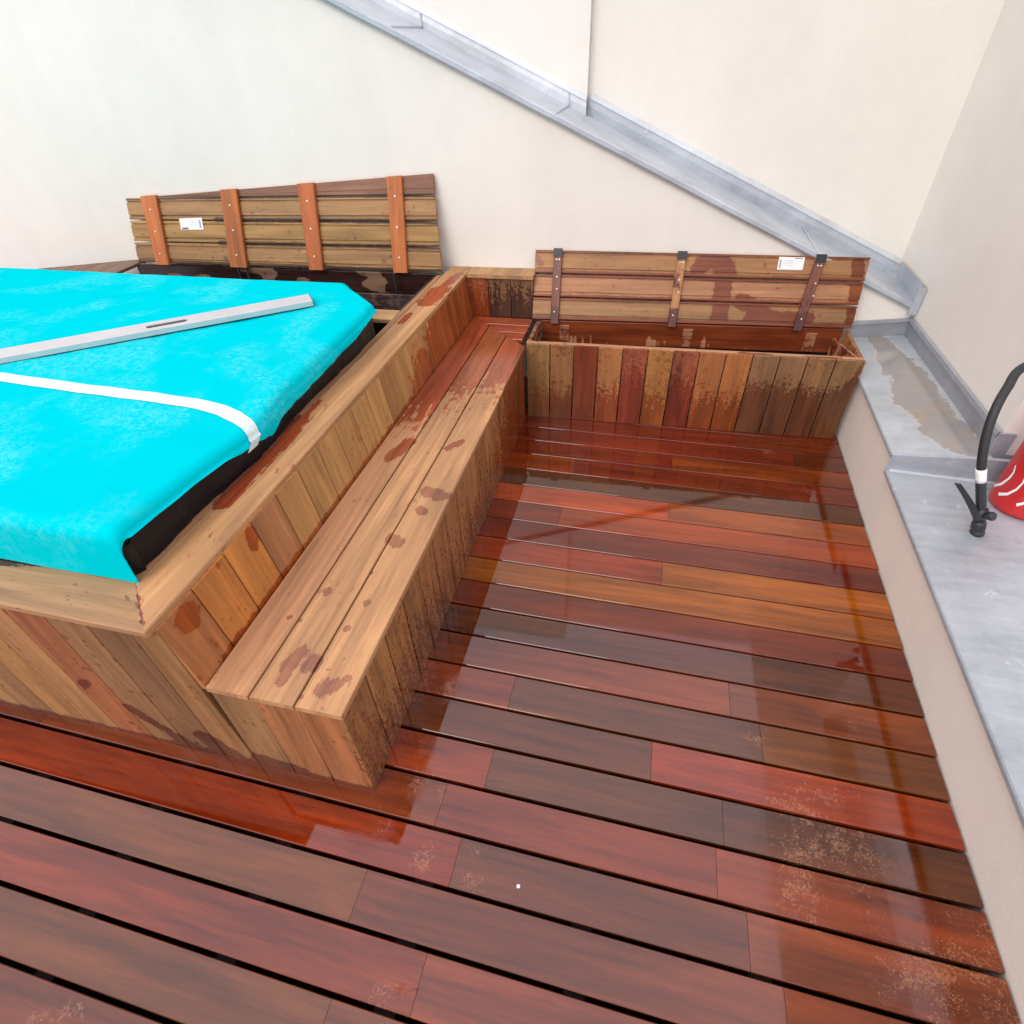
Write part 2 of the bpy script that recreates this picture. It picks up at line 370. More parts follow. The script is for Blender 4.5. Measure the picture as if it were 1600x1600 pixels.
# ------------------------------------------------------------------ WALLS
SL, SI = -.442, 1.600
def edge(x): return SI+SL*x
w = thing('gable_wall', 'lower off-white rendered wall with a sloping zinc coping behind the storage boxes', 'wall', (-1, .5, 0))
m = MB(); XA = -5.2
m.prism([(XA, wally(XA), -.2), (2.26, wally(2.26), -.2), (2.26, wally(2.26), edge(2.26)), (XA, wally(XA), edge(XA))], (0, .30, 0))
m.build('wall_face', M_WALL, w)
# ledge (zinc) with drip edge: profile (dy, dz) swept along the slope
def sweep(mb, prof, xa, xb, n=40, wob=0.0, base=wally):
    m_ = len(prof)
    def fn(u, v):
        i = min(int(v*(m_-1)+1e-6), m_-1); x = xa+(xb-xa)*u
        dy, dz = prof[i]; wz = wob*noise.noise(V((x*6, dy*9, dz*30)))
        return (x, base(x)+dy, edge(x)+dz+wz)
    mb.grid(fn, n, m_-1, smooth=False)
YR, YL = .495, .44     # depth of the ledge in front of the right / left upper wall
m = MB()
sweep(m, [(-.026, -.024), (-.036, -.012), (-.036, .010), (-.028, .016), (.2, .013), (YL, .012)], XA, .19, 60, .002)
sweep(m, [(-.026, -.024), (-.036, -.012), (-.036, .010), (-.028, .016), (.2, .013), (YR+.02, .012)], .19, 2.245, 40, .002)
sweep(m, [(-.018, -.022), (.02, -.03)], XA, 2.245, 60)
m.build('zinc_coping', M_ZINC, w, fixn=False)
m = MB()
sweep(m, [(YL-.004, .012), (YL-.008, .05), (YL-.004, .084)], XA, .185, 60, .003)
m.build('left_flashing' if False else 'flashing', M_ZINCL, w, fixn=False)
m = MB()
sweep(m, [(YR-.004, .012), (YR-.010, .055), (YR-.006, .098)], .20, 2.245, 40, .003)
def retn(u, v):   # the little return between the two flashings
    y = wally(.19)+YL-.01+(YR-YL)*u; return (.192+.004*noise.noise(V((u*9, v*4, 0))), y, edge(.19)+.012+v*.09)
m.grid(retn, 4, 3, smooth=False)
def rwf(u, v):    # flashing along the right wall
    y = wally(2.25)-.03+(1.03-wally(2.25)+.02)*u; return (2.243-.006*v+.003*noise.noise(V((u*7, v*5, 3))), y, edge(2.25)+.012+v*.115)
m.grid(rwf, 8, 3, smooth=False)
m.box((2.20, wally(2.25)-.045, edge(2.25)-.03), (2.246, wally(2.25)-.03, edge(2.25)+.12))
m.build('flashing', M_ZINC, w, fixn=False)
# counter strip sealed on the upper wall, joints
m = MB()
def strip(mb, dy, z0, z1, xa, xb, t=.012):
    for a, b in zip([xa+(xb-xa)*i/24 for i in range(24)], [xa+(xb-xa)*(i+1)/24 for i in range(24)]):
        zz = .003*noise.noise(V((a*5, 1, 1))); z2 = .003*noise.noise(V((b*5, 1, 1)))
        f0 = [(a, wally(a)+dy-t, edge(a)+z0), (b, wally(b)+dy-t, edge(b)+z0), (b, wally(b)+dy-t*.4, edge(b)+z1+z2), (a, wally(a)+dy-t*.4, edge(a)+z1+zz)]
        mb.prism(f0, (0, t, 0))
strip(m, YL, .082, .110, XA, .185); m.build('sealing_strip', M_ZINCL, w); m = MB(); strip(m, YR, .096, .128, .205, 2.24)
m.build('sealing_strip', M_ZINCL, w)
for (px, py, base) in [(640, 30, YL), (880, 165, YL), (1272, 360, YR)]:
    p = aty(px, py, .6+base*.3); x = p.x; m = MB()
    m.box((x-.004, wally(x)-.03, edge(x)+.012), (x+.004, wally(x)+base-.012, edge(x)+.0215), M=None)
    m.box((x-.003, wally(x)+base-.014, edge(x)+.014), (x+.005, wally(x)+base-.009, edge(x)+(.080 if base == YL else .094))); m.build('solder_seam', M_ZINC, w)

w = thing('upper_wall', 'tall cream rendered wall above the sloping zinc, left of the vertical break', 'wall', (-2, .8, 1))
m = MB(); x1 = .187
m.prism([(XA, wally(XA)+YL, edge(XA)-.1), (x1, wally(x1)+YL, edge(x1)-.1), (x1, wally(x1)+YL, 3.7), (XA, wally(XA)+YL, 3.9)], (0, .5, 0))
m.build('wall_face', M_WALL, w)
w = thing('upper_wall', 'tall cream rendered wall set back above the zinc, between the vertical break and the corner', 'wall', (1.2, 1.0, 1))
m = MB()
m.prism([(x1+.001, wally(x1)+YR, edge(x1)-.2), (2.6, wally(2.6)+YR, .3), (2.6, wally(2.6)+YR, 3.4), (x1+.001, wally(x1)+YR, 3.4)], (0, .3, 0))
m.build('wall_face', M_WALLW, w)
w = thing('side_wall', 'cream rendered wall on the right rising above the zinc-topped parapet', 'wall', (3, 0, 0))
m = MB(); YE = -.725
m.prism([(2.25, YE, .1), (2.25, 1.2, .1), (2.25, 1.2, 3.3), (2.25, YE, 3.3)], (2.6, 0, 0))
m.build('wall_face', M_WALLR, w)
e = thing('reflection_panel', 'unseen cream rendered panel added high above the parapet to shape the deck reflections', 'added panel', (2.35, -1.6, 1.8))
m = MB(); m.box((2.26, -3.4, 1.85), (2.42, YE-.003, 3.42)); m.build('wall_face', M_WALLR, e)  # unseen panel, added to shape the bands reflected in the wet deck

# parapet
w = thing('parapet', 'low cream rendered parapet with stepped zinc top along the right edge of the deck', 'parapet wall', (2, -2, 0))
m = MB(); YS = -.745; ZN = .318
def ztop(x, y): return .400+.036*max(0, min(1, (x-para_x(y))/(2.25-para_x(y))))
yb = wally(2.)
m.prism([(para_x(-6), -6, -.2), (para_x(YS), YS, -.2), (para_x(YS), YS, ZN-.012), (para_x(-6), -6, ZN-.012)], (1.6, 0, 0))
m.prism([(para_x(YS)+.001, YS+.001, -.2), (para_x(yb), yb, -.2), (para_x(yb), yb, .388), (para_x(YS)+.001, YS+.001, .388)], (.38, 0, 0))
m.build('wall_face', M_PARA, w)
pud = caps([(atz(1372, 530, .42), atz(1400, 560, .42), .06), (atz(1400, 565, .42), atz(1440, 620, .42), .10), (atz(1430, 620, .42), atz(1490, 690, .41), .11), (atz(1500,700,.41), atz(1530,712,.41), .07)])
m = MB()
def zt(u, v):
    y = YS+(yb-YS)*u; xa = para_x(y)-.016; x = xa+(2.25-xa)*v; return (x, y+.03*(x-1.9)*(1-u)*-1.8, ztop(x, y))
m.grid(zt, 24, 8, smooth=False, wet=pud)
def drip(xo, ya, yb_, zfn, mb):
    def fn(u, v):
        y = ya+(yb_-ya)*u; x = para_x(y)+xo; z = zfn(y)
        return [(x, y, z), (x-.004, y, z-.006), (x-.004, y, z-.022), (x+.012, y, z-.024)][int(v*3+.01)]
    mb.grid(fn, 16, 3, smooth=False)
drip(-.016, YS, yb, lambda y: .400, m)
m.build('zinc_top', M_ZP, w, fixn=False)
# step face + near zinc
sy = lambda x: YS-.055*(x-1.9)
nwet = caps([(atz(1440, 775, ZN), atz(1490, 772, ZN), .035)])
m = MB()
def stf(u, v):
    x = para_x(YS)-.02+(3.3-para_x(YS))*u
    return [(x, sy(x)+.004, ztop(min(x, 2.25), YS)+.004), (x, sy(x)-.008, ztop(min(x, 2.25), YS)-.002), (x-.004, sy(x)-.008, ZN+.004)][int(v*2+.01)]
m.grid(stf, 12, 2, smooth=False)
m.build('step_flashing', M_ZDK, w, fixn=False)
m = MB()
def zn(u, v):
    y = -6+(sy(1.9)+6)*u; xa = para_x(y)-.016; x = xa+(3.4-xa)*v
    if u > .999: y = sy(x)-.004
    return (x, y, ZN)
m.grid(zn, 40, 10, smooth=False, wet=nwet); drip(-.016, -6, YS, lambda y: ZN, m)
m.build('zinc_top', M_ZN, w, fixn=False)
m = MB()
# welded seam at the foot of the step
for i in range(26):
    x = 1.88+i*.055
    m.box((x, sy(x)-.026+.004*noise.noise(V((i, 0, 0))), ZN+.001), (x+.056, sy(x)-.008, ZN+.005+.003*abs(noise.noise(V((i*.7, 3, 0))))))
m.build('solder_seam', M_ZINCL, w)
m = MB()
def up1(u, v):
    y = YE+.0+(wally(2.25)-.0-YE)*u; q = [(0, 0), (-.003, .05), (-.006, .092), (-.016, .094), (-.012, .115), (-.002, .118)][int(v*5+.01)]
    return (2.247+q[0]+.002*noise.noise(V((y*6, v*5, 0))), y, ztop(2.25, y)-.004+q[1])
m.grid(up1, 30, 5, smooth=False)
def up2(u, v):
    x = 1.86+(2.25-1.86)*u; q = [(0, 0), (-.003, .06), (-.006, .088), (-.014, .09), (-.010, .108), (-.001, .11)][int(v*5+.01)]
    return (x, wally(x)-.002+q[0], ztop(x, .5)-.004+q[1])
m.grid(up2, 8, 5, smooth=False)
m.box((2.236, YE-.012, .425), (2.30, YE-.002, .545))
def up3(u, v):
    x = 2.24+1.1*u; q = [(0, 0), (-.003, .09), (-.002, .11)][int(v*2+.01)]
    return (x, YE-.004+q[0], .33+q[1])
m.grid(up3, 8, 2, smooth=False)
m.build('upstand', M_ZDK, w, fixn=False)

# ------------------------------------------------------------------ SPA SURROUND (planter-like cladding with coping and backrest)
HS, HP, B = .49, .765, .44
TAN = (.50, .315, .155); TANG = (.33, .215, .10)
WETR = (.215, .048, .014); WETD = (.10, .035, .016)
YF = -2.512
def fr(x, z): return YF-.0*z
sur = thing('spa_surround', 'raised hardwood surround with vertical cladding and flat coping round the cyan spa cover', 'wood surround', (-1.8, -1, 0))
fw = caps([((-3, YF, -.01), (2, YF, -.01), .035), (atz(560, 0, 0) if False else V((-.70, YF, .02)), V((-.86, YF, .22)), .03), (V((-.52, YF, .0)), V((-.60, YF, .12)), .05), (V((-.25, YF, .0)), V((-.42, YF, .03)), .05), (V((-.95,YF,.36)),V((-1.0,YF,.30)),.02)])
fdry = {0: (.30, .165, .075), 1: (.33, .165, .075), 2: (.24, .16, .07)}
front = MB(); bench_front = MB()
cols = [(.30, .175, .08), (.215, .125, .066), (.26, .155, .08), (.32, .13, .06), (.36, .21, .10), (.34, .20, .085), (.33, .20, .10), (.36, .24, .11)]
x = -.442; k = 0
while x > -3.3:
    wdt = .130 if k == 0 else .1435
    c = cols[k % len(cols)]
    lean = -.030 if k == 0 else 0
    front.board((x-wdt, YF, 0.002), (x-wdt+(0), YF, .744), (x+lean*(1), YF, .744), (x, YF, .002), n=(0, -1, 0), dry=c, wetc=(c[0]*.42, c[1]*.27, c[2]*.2), wet=fw, step=.04, bev=.002)
    x -= wdt+.004; k += 1
front.build('front_cladding', M_WOOD, sur)
# backrest cladding facing the bench (leans back a little)
side = MB()
sidew0 = caps([((-B, -2.4, HS-.012), (-B, .4, HS-.012), .028)])
sp = caps([(atx(300, 965, -.455), atx(300, 965, -.455), .05), (atx(395, 835, -.46), atx(400, 850, -.46), .03)])
def sidew(p):
    z = (p.z-HS)/.25
    f = sm(-1.05, -.62, p.y)-.15-.55*z*(1-sm(-.55, -.1, p.y))
    return max(sidew0(p), sp(p), f)
y = YF+.004; k = 0
hon = [(.42, .20, .085), (.54, .25, .07), (.52, .25, .07), (.40, .22, .11)]
while y < .345:
    y1 = min(y+.1435, .355); c = hon[k] if k < 4 else jit((.48, .315, .145), .10)
    lt = -.032
    side.board((-B, y, HS-.02), (-B+lt, y, .744), (-B+lt, y1, .744), (-B, y1, HS-.02), n=(1, 0, .12), T=.02, dry=c, wetc=(.34, .115, .036) if k > 3 else (.30, .075, .015), wet=sidew, step=.03, bev=.002)
    y = y1+.004; k += 1
side.build('backrest_cladding', M_WOOD, sur)
# rear return cladding
ret = MB()
rc = [(.34, .12, .05), (.20, .12, .07), (.22, .14, .08)]
x = -B-.034
for k in range(3):
    x1 = x+.144; yy = .362
    ret.board((x, yy, HS-.02), (x, yy+.0, .744), (x1, yy+.004, .744), (x1, yy+.004, HS-.02), n=(0, -1, 0), T=.02, dry=rc[k], wetc=[(.26, .06, .018), (.06, .03, .018), (.06, .028, .018)][k], wet=lambda p: .75-2.0*(p.z-HS-.05), step=.03, bev=.002)
    x = x1+.004
ret.build('return_cladding', M_SPLASH, sur)
# coping
cw = caps([(atz(350, 785, HP), atz(392, 738, HP), .035), (atz(395, 735, HP), atz(470, 655, HP), .04), (atz(478, 648, HP), atz(500, 625, HP), .014), (atz(668, 472, HP), atz(690, 452, HP), .06), (atz(690, 450, HP), atz(718, 428, HP), .03), (atz(640, 490, HP), atz(625, 505, HP), .02),
           (atz(216, 908, HP), atz(226, 975, HP), .007), (atz(-60, 872, HP), atz(70, 878, HP), .022)])
cop = MB(); Tc = .023
Ci, Co = V((-.652, -2.368, HP)), V((-.480, -2.533, HP))
Fi, Fo = V((-.600, .49, HP)), V((-.468, .49, HP))
stripw = .022
Mi = Ci.lerp(Co, .11)
Fm = V((-.612, .49, HP))
cop.board(Mi, Fm, Fo, Co, T=Tc, n=(0, 0, 1), dry=(.60, .395, .215), wetc=(.38, .095, .035), wet=cw, step=.03, nv=6, bev=.004)
cop.board(Ci+V((-.012, -.006, -.001)), (-.650, .30, HP-.001), (-.618, .30, HP-.001), Mi+V((-.003, 0, -.001)), T=Tc, n=(0, 0, 1), dry=(.52, .31, .19), wetc=(.24, .05, .02), wet=cw, step=.03, nv=2, bev=.002)
cop.board((-3.6, Ci.y-.004, HP), Ci, Co, (-3.6, -2.515, HP), T=Tc, n=(0, 0, 1), dry=(.50, .34, .20), wetc=(.12, .045, .03), wet=cw, step=.03, nv=6, bev=.004)
cop.board((-.466, .49, HP), (-.466, .345, HP), (-.03, .350, HP), (-.03, .502, HP), T=Tc, n=(0, 0, 1), dry=(.52, .36, .20), wetc=(.2, .08, .03), step=.04, nv=4, bev=.004, wet=caps([(V((-.2, .4, HP)), V((-.19, .4, HP)), .012), (V((-.1, .38, HP)), V((-.07, .38, HP)), .014)]))
cop.build('coping', M_DRY, sur)
ln = MB()
ln.box((-3.3, -2.30, -.15), (-.70, -2.28, .70)); ln.box((-.70, -2.30, -.15), (-.68, .20, .70))
ln.build('liner', M_LINER, sur)

# ------------------------------------------------------------------ BENCH
ben = thing('bench', 'long hardwood bench seat of three boards attached to the surround, with wet far end', 'bench', (-.2, -1.2, 0))
def seatw0(p):
    c_ = -.62 if p.x > -.145 else (-.72 if p.x > -.292 else -.98)
    return .5+(p.y-c_)*1.15
blob = caps([(atz(x, y, HS), atz(x2, y2, HS), r) for x, y, x2, y2, r in [(610, 715, 640, 690, .032), (668, 768, 690, 775, .035), (655, 795, 660, 800, .02), (612, 842, 622, 848, .028), (512, 924, 512, 925, .019), (535, 924, 535, 925, .007), (573, 941, 573, 942, .014), (453, 964, 453, 965, .009), (468, 969, 468, 970, .009), (484, 989, 484, 989, .006), (452, 1040, 470, 1020, .028), (440, 1065, 445, 1060, .018), (488, 1040, 492, 1035, .03), (505, 1078, 520, 1072, .026), (540, 1062, 545, 1060, .012), (514, 1045, 514, 1045, .008), (470, 1090, 470, 1090, .008), (545, 980, 540, 985, .012), (660, 650, 655, 655, .02), (720, 690, 700, 700, .02), (560, 925, 560, 926, .005), (580, 895, 580, 895, .01),(505,1060,505,1061,.007),(498,1075,498,1075,.006)]])
def seatw(p): return max(seatw0(p), blob(p))
st = MB()
sd = [(.56, .345, .21), (.58, .38, .22), (.60, .39, .225)]; sw_ = [(.36, .085, .030), (.40, .125, .042), (.37, .105, .045)]
xs = [(-.437, -.296), (-.290, -.149), (-.143, .004)]
for k, (xa, xb) in enumerate(xs):
    # far ends mitred at 45 degrees towards the return seat
    def ym(x): return .352-(x+.44)*.95
    st.board((xa, -2.514, HS), (xa, ym(xa), HS), (xb, min(ym(xb), .4), HS), (xb, -2.514, HS), T=.022, n=(0, 0, 1), dry=sd[k], wetc=(lambda p, c=sw_[k]: tuple(c[i]+(( .36,.165,.08)[i]-c[i])*sm(-1.0, -1.6, p.y) for i in range(3))), wet=seatw, step=.015 if True else .03, nv=10, bev=.003)
st.build('seat', M_DRY, ben)
rs = MB()
for k, (ya, yb2) in enumerate([(.352, .245), (.240, .132), (.126, .03)]):
    xl = -.44+(.352-ya)/.95+.004; xl2 = -.44+(.352-yb2)/.95+.004
    rs.board((xl2, yb2, HS), (-.035, yb2, HS), (-.035, ya, HS), (xl, ya, HS), T=.022, n=(0, 0, 1), dry=(.5, .3, .15), wetc=[(.44, .10, .03), (.40, .09, .03), (.38, .085, .03)][k], wet=lambda p: 1.2, step=.05, bev=.003)
rs.build('return_seat', M_DRY, ben)
bf = MB()
xx = [(-.4395, -.2985), (-.2945, -.151), (-.147, -.0)]; bc = [(.25, .155, .078), (.33, .16, .075), (.36, .165, .075)]
for (xa, xb), c in zip(xx, bc):
    bf.board((xa, YF, .002), (xa, YF+.006, HS-.0225), (xb, YF+.012, HS-.0225), (xb, YF, .002), n=(0, -1, 0), T=.02, dry=c, wetc=(c[0]*.42, c[1]*.27, c[2]*.2), wet=fw, step=.03, bev=.002)
bf.build('front_cladding', M_WOOD, ben)
bs = MB(); y = YF+.003; k = 0
def bsw(p): return .20+.42*sm(.47, .0, p.z)+.55*sm(-.9, -.3, p.y)
while y < -.10:
    y1 = min(y+.1435, -.075); c = jit((.40, .215, .095), .12)
    bs.board((0.001, y, .002), (.001, y, HS-.0225), (.001, y1, HS-.0225), (.001, y1, .002), n=(1, 0, 0), T=.02, dry=c, wetc=(.19, .068, .026) if k < 11 else (.25, .065, .018), wet=bsw, step=.03, bev=.002)
    y = y1+.008; k += 1
bs.build('side_cladding', M_SPLASH, ben)
tr = MB(); tr.board((0.0005, YF+.001, HS-.026), (.0005, -.09, HS-.026), (.007, -.09, HS-.026), (.007, YF+.001, HS-.026), T=.002, n=(0, 0, 1), dry=(.5, .33, .17), wetc=(.2, .06, .02), step=.2, nv=1, bev=.0005)

# ------------------------------------------------------------------ RIGHT STORAGE BOX
HB = .502
def bfy(x): return -.052+.030*x
box = thing('storage_box', 'low hardwood storage box at the far end of the deck, lid open against the wall', 'storage box', (.95, .1, 0))
bx = MB()
bc = [((.28, .18, .08), (.20, .085, .03)), ((.30, .17, .075), (.20, .06, .02)), ((.28, .12, .05), (.19, .045, .014)), ((.40, .20, .085), (.24, .06, .018)), ((.30, .10, .055), (.20, .04, .02)),
      ((.36, .19, .06), (.24, .075, .018)), ((.30, .10, .055), (.20, .04, .018)), ((.34, .15, .055), (.22, .06, .016)), ((.40, .17, .055), (.25, .07, .016)), ((.23, .14, .08), (.125, .052, .024)),
      ((.25, .16, .085), (.125, .055, .026)), ((.27, .17, .08), (.13, .056, .026)), ((.29, .19, .085), (.13, .058, .026))]
x = .008; n = 13; wd = (1.885-.008)/n
for k in range(n):
    xa, xb = x+wd*k+.003, x+wd*(k+1)-.003; dry, wc = bc[k]
    def bw(p, k=k):
        base = .80*sm(.46, .0, p.z)+.05
        if k == 2: base = .9
        if k == 1: base = max(base, .9*sm(.07, -.03, abs(p.x-.29)-.0+ (p.z-.2)*.3))
        if k in (4, 6): base += .3
        if k >= 9: base = 1.25*sm(.50, .08, p.z)
        if p.x > 1.80: base = max(base, sm(.035, -.02, (1.885-p.x)-(.5-p.z)*.28))
        return base+.02
    bx.board((xa, bfy(xa), .002), (xa, bfy(xa), HB-.003), (xb, bfy(xb), HB-.003), (xb, bfy(xb), .002), n=(0, -1, 0), T=.02, dry=dry, wetc=wc, wet=bw, step=.03, bev=.002)
bx.build('front_cladding', M_SPLASH, box)
rm = MB()
rmw = caps([(V((1.25, .0, HB)), V((1.38, .0, HB)), .03), (V((1.6, .0, HB)), V((1.75, .0, HB)), .03), (V((.06, .0, HB)), V((.09, .0, HB)), .01)])
for xa, xb in [(.004, .33), (.33, 1.0), (1.0, 1.885)]:
    rm.board((xa, bfy(xa)+.021, HB), (xb-.002, bfy(xb)+.021, HB), (xb-.002, bfy(xb)+.048, HB), (xa, bfy(xa)+.048, HB), T=.06, n=(0, 0, 1), dry=(.58, .36, .24), wetc=(.26, .10, .055), wet=rmw, step=.03, nv=2, bev=.002)
rm.build('front_rim', M_DRY, box)
r2 = MB()   # pale batten glimpsed through the gaps
r2.board((.1, bfy(.1)+.030, .36), (1.15, bfy(1.15)+.030, .36), (1.15, bfy(1.15)+.030, .43), (.1, bfy(.1)+.030, .43), n=(0, -1, 0), T=.006, dry=(.62, .45, .33), wetc=(.5, .3, .2), step=.3, nv=1)
r2.build('inner_batten', M_DRY, box)
sd2 = MB()
ya, yb3 = bfy(1.88), .43
sd2.board((1.888, ya, .40), (1.888, yb3, .40), (1.888, yb3, HB-.002), (1.888, ya, HB-.002), n=(1, 0, 0), T=.022, dry=(.36, .19, .09), wetc=(.16, .06, .03), wet=lambda p: .45, step=.05); sd2.build('side_panel', M_WOOD, box); sd2 = MB()
sd2.board((1.865, ya+.05, .40), (1.79, .30, .40), (1.79, .30, HB-.004), (1.865, ya+.05, HB-.004), n=(1, .3, 0), T=.018, dry=(.50, .26, .17), wetc=(.16, .04, .02), wet=lambda p: .5, step=.05); sd2.build('divider', M_WOOD, box); sd2 = MB()
sd2.board((.028, bfy(0)+.05, .1), (.028, .30, .1), (.028, .30, HB), (.028, bfy(0)+.05, HB), n=(1, 0, 0), T=.024, dry=(.40, .22, .14), wetc=(.12, .04, .03), wet=lambda p: .5, step=.05)
sd2.build('side_panel', M_WOOD, box)
bk = MB()
def bkw(p):
    s_ = noise.noise(V((p.x*38, 2, 1)))*.9+noise.noise(V((p.x*6, 5, 1)))*.7
    low = sm(.46, .37, p.z)
    return 1.10-1.9*low*max(0, s_)
def byb(x): return .318+.064*x
bk.board((.03, byb(.03)+.004, HB-.155), (1.86, byb(1.86)+.004, HB-.155), (1.86, byb(1.86)+.004, HB-.004), (.03, byb(.03)+.004, HB-.004), n=(0, -1, 0), T=.02, dry=(.42, .23, .15), wetc=(.19, .05, .018), wet=bkw, step=.01, nv=8)
for px_ in (.18, .96, 1.69):
    bk.board((px_-.03, byb(px_), HB-.150), (px_+.03, byb(px_)+.002, HB-.150), (px_+.03, byb(px_)+.002, HB-.03), (px_-.03, byb(px_), HB-.03), n=(0, -1, 0), T=.003, dry=(.36, .19, .12), wetc=(.17, .05, .03), wet=lambda p: .48-.5*(p.z-HB+.07), step=.02, nv=3)
bk.build('back_panel', M_WOOD, box)
lb = MB(); lb.box((.01, .04, .05), (1.86, .5, .08)); lb.box((.012, .46, .08), (1.87, .48, .34)); lb.build('liner', M_LINER, box)

def lid_frame(BL, BR, TL, TR):
    BL, BR, TL, TR = V(BL), V(BR), V(TL), V(TR)
    n = (BR-BL).cross(TL-BL).normalized()
    if n.y > 0: n = -n
    def f(a, b, d=0.): return (BL*(1-a)+BR*a)*(1-b)+(TL*(1-a)+TR*a)*b+n*d
    return f, n
def screws(pts, n, r, par):
    R3 = V((0, 0, 1)).rotation_difference(n).to_matrix()
    for p in pts:
        mb = MB(); mb.lathe(p, [(r, -.002), (r, .001), (r*.7, .0022)], 12, R3); mb.build('screw', M_SCREW, par)
def sticker(parent, f, n, a0, a1, b0, b1, d):
    lab = MB(); q = [f(a0, b0, d), f(a1, b0, d), f(a1, b1, d), f(a0, b1, d)]; lab.prism(q, -n*.0008)
    o_ = lab.build('sticker', M_LABEL, parent)
    ink = MB()
    def rect(u0, u1, v0, v1):
        A = lambda u, v: f(a0+(a1-a0)*u, b0+(b1-b0)*v, d+.0004)
        ink.prism([A(u0, v0), A(u1, v0), A(u1, v1), A(u0, v1)], -n*.0003)
    return ink, rect, o_

lid = None
BLp, BRp = V((-.029, .316, HB+.002)), V((1.902, .442, HB+.002))
TLp = at(837, 389, (0, wally(0)-.03, 0), (-.03, 1, 0)); TRp = at(1361, 401, (0, wally(0)-.03, 0), (-.03, 1, 0))
f, nn_ = lid_frame(BLp, BRp, TLp, TRp)
lidw = caps([(f(.56, 1), f(.60, .75), .06), (f(.60, .75), f(.60, .05), .05), (f(.52, .8), f(.56, .98), .05), (f(.66, .35), f(.80, .02), .045), (f(.70,.1), f(.86,.1), .05), (f(1.0, 0), f(.97, .95), .035), (f(0, .02), f(1, .02), .018), (f(0, .335), f(1, .335), .016), (f(0, .665), f(1, .665), .02), (f(0, 1), f(1, 1), .014), (f(.0, .9), f(.02, .8), .02)])
ld = MB(); dc = [(.35, .225, .12), (.42, .245, .15), (.38, .235, .12)]
for k in range(3):
    b0, b1 = k/3+.010, (k+1)/3-.010
    ld.board(f(0, b0), f(1, b0), f(1, b1), f(0, b1), T=.021, n=nn_, dry=dc[k], wetc=(.215, .065, .02), wet=lidw, step=.02, nv=8, bev=.003, grooves=[(.018, .012, .010), (.108, .012, .010)])
lid = ld.build('lid', M_WOOD, box)
bt = MB()
for i, (a, dcol, wc_) in enumerate([(.075, (.24, .11, .10), (.13, .05, .045)), (.462, (.46, .27, .13), (.12, .035, .025)), (.862, (.20, .085, .07), (.11, .04, .038))]):
    bt = MB(); ah = .026/1.93
    q0, q1 = f(a-ah, -.06, .021), f(a+ah, -.06, .021); sh = .022 if i == 2 else (.006 if i == 1 else 0)
    bt.board(f(a-ah-sh, -.05, .021), f(a-ah+.01*0, .93, .021), f(a+ah, .93, .021), f(a+ah-sh, -.05, .021), T=.02, n=nn_, dry=dcol, wetc=wc_, wet=lambda p: .42 if p.z > .6 else .75, step=.03, nv=3, bev=.004)
    b_ = bt.build('batten', M_WOOD, lid)
    screws([f(a-.004, .86, .0215), f(a+.005, .86, .0215), f(a, .62, .0215), f(a+.002, .45, .0215), f(a-.002-sh*.7, .12, .0215)], nn_, .005, b_)
    pd = MB(); pd.prism([f(a-ah-.001, .90, .026), f(a+ah+.001, .90, .026), f(a+ah+.001, 1.01, .026), f(a-ah-.001, 1.01, .026)], -nn_*.004); pd.build('rubber_pad', M_BLACK, lid)
ink, rect, o_ = sticker(lid, f, nn_, .747, .820, .80, .97, .002)
for i in range(9): rect(.05+.0, .12, .12+i*.075, .12+i*.075+.045)
rect(.62, .92, .88, .94)
for i in range(4): rect(.22, .58, .35+i*.12, .35+i*.12+.012)
ink.build('print', M_INK, o_)

# ------------------------------------------------------------------ REAR LEFT STORAGE BOX
rb = thing('storage_box', 'rear storage box behind the spa cover, wide lid leaning open on the wall', 'storage box', (-1.8, .0, .3))
m = MB()
m.board((-3.0, -.43, HP-.002), (-.653, -.435, HP-.002), (-.660, -.30, HP-.002), (-3.0, -.30, HP-.002), T=.022, n=(0, 0, 1), dry=(.58, .42, .22), wetc=(.2, .1, .04), step=.1)
m.build('front_rail', M_DRY, rb)
m = MB()
def pw(p): return .95-1.3*max(0, noise.noise(V((p.x*5, p.z*14, 4)))-.05)*2
m.board((-2.95, .30, .62), (-.66, .345, .62), (-.66, .345, .755), (-2.95, .30, .755), n=(0, -1, 0), T=.02, dry=(.20, .13, .10), wetc=(.035, .018, .016), wet=pw, step=.03, nv=6)
m.board((-2.95, .295, .47), (-.66, .34, .47), (-.66, .34, .615), (-2.95, .295, .615), n=(0, -1, 0), T=.02, dry=(.13, .10, .10), wetc=(.06, .04, .045), wet=lambda p: .5, step=.06)
m.build('back_panel', M_WOOD, rb)
m = MB(); m.box((-2.97, -.28, .40), (-.70, .36, .43)); m.box((-2.97, -.30, .1), (-.70, -.285, .74)); m.box((-.695, -.27, .3), (-.675, .36, .74)); m.build('liner', M_LINER, rb)
for a_ in (.35, .38, .86):
    hb = MB(); hb.box((-2.9+2.27*a_, .285, .66), (-2.9+2.27*a_+.012, .30, .765)); hb.build('hinge_strap', M_BLACK, rb)
wp = (0, wally(0)-.03, 0); wn = (-.03, 1, 0)
BLl, BRl = V((-2.90, .282, HP+.006)), V((-.629, .340, HP+.006))
TLl, TRl = at(196, 309, wp, wn), at(676, 271, wp, wn)
f, nn_ = lid_frame(BLl, BRl, TLl, TRl)
hl, hr = (TLl-BLl).length, (TRl-BRl).length
def lr(a, h):   # h in "board heights": 3 full boards, then the tapered one
    HL = [0, .145, .290, .435][:]
    bl = min(h/3., 1.)*1.0; br = h*.1445/hr
    b_ = bl*(1-a)+br*a
    return f(a, b_)
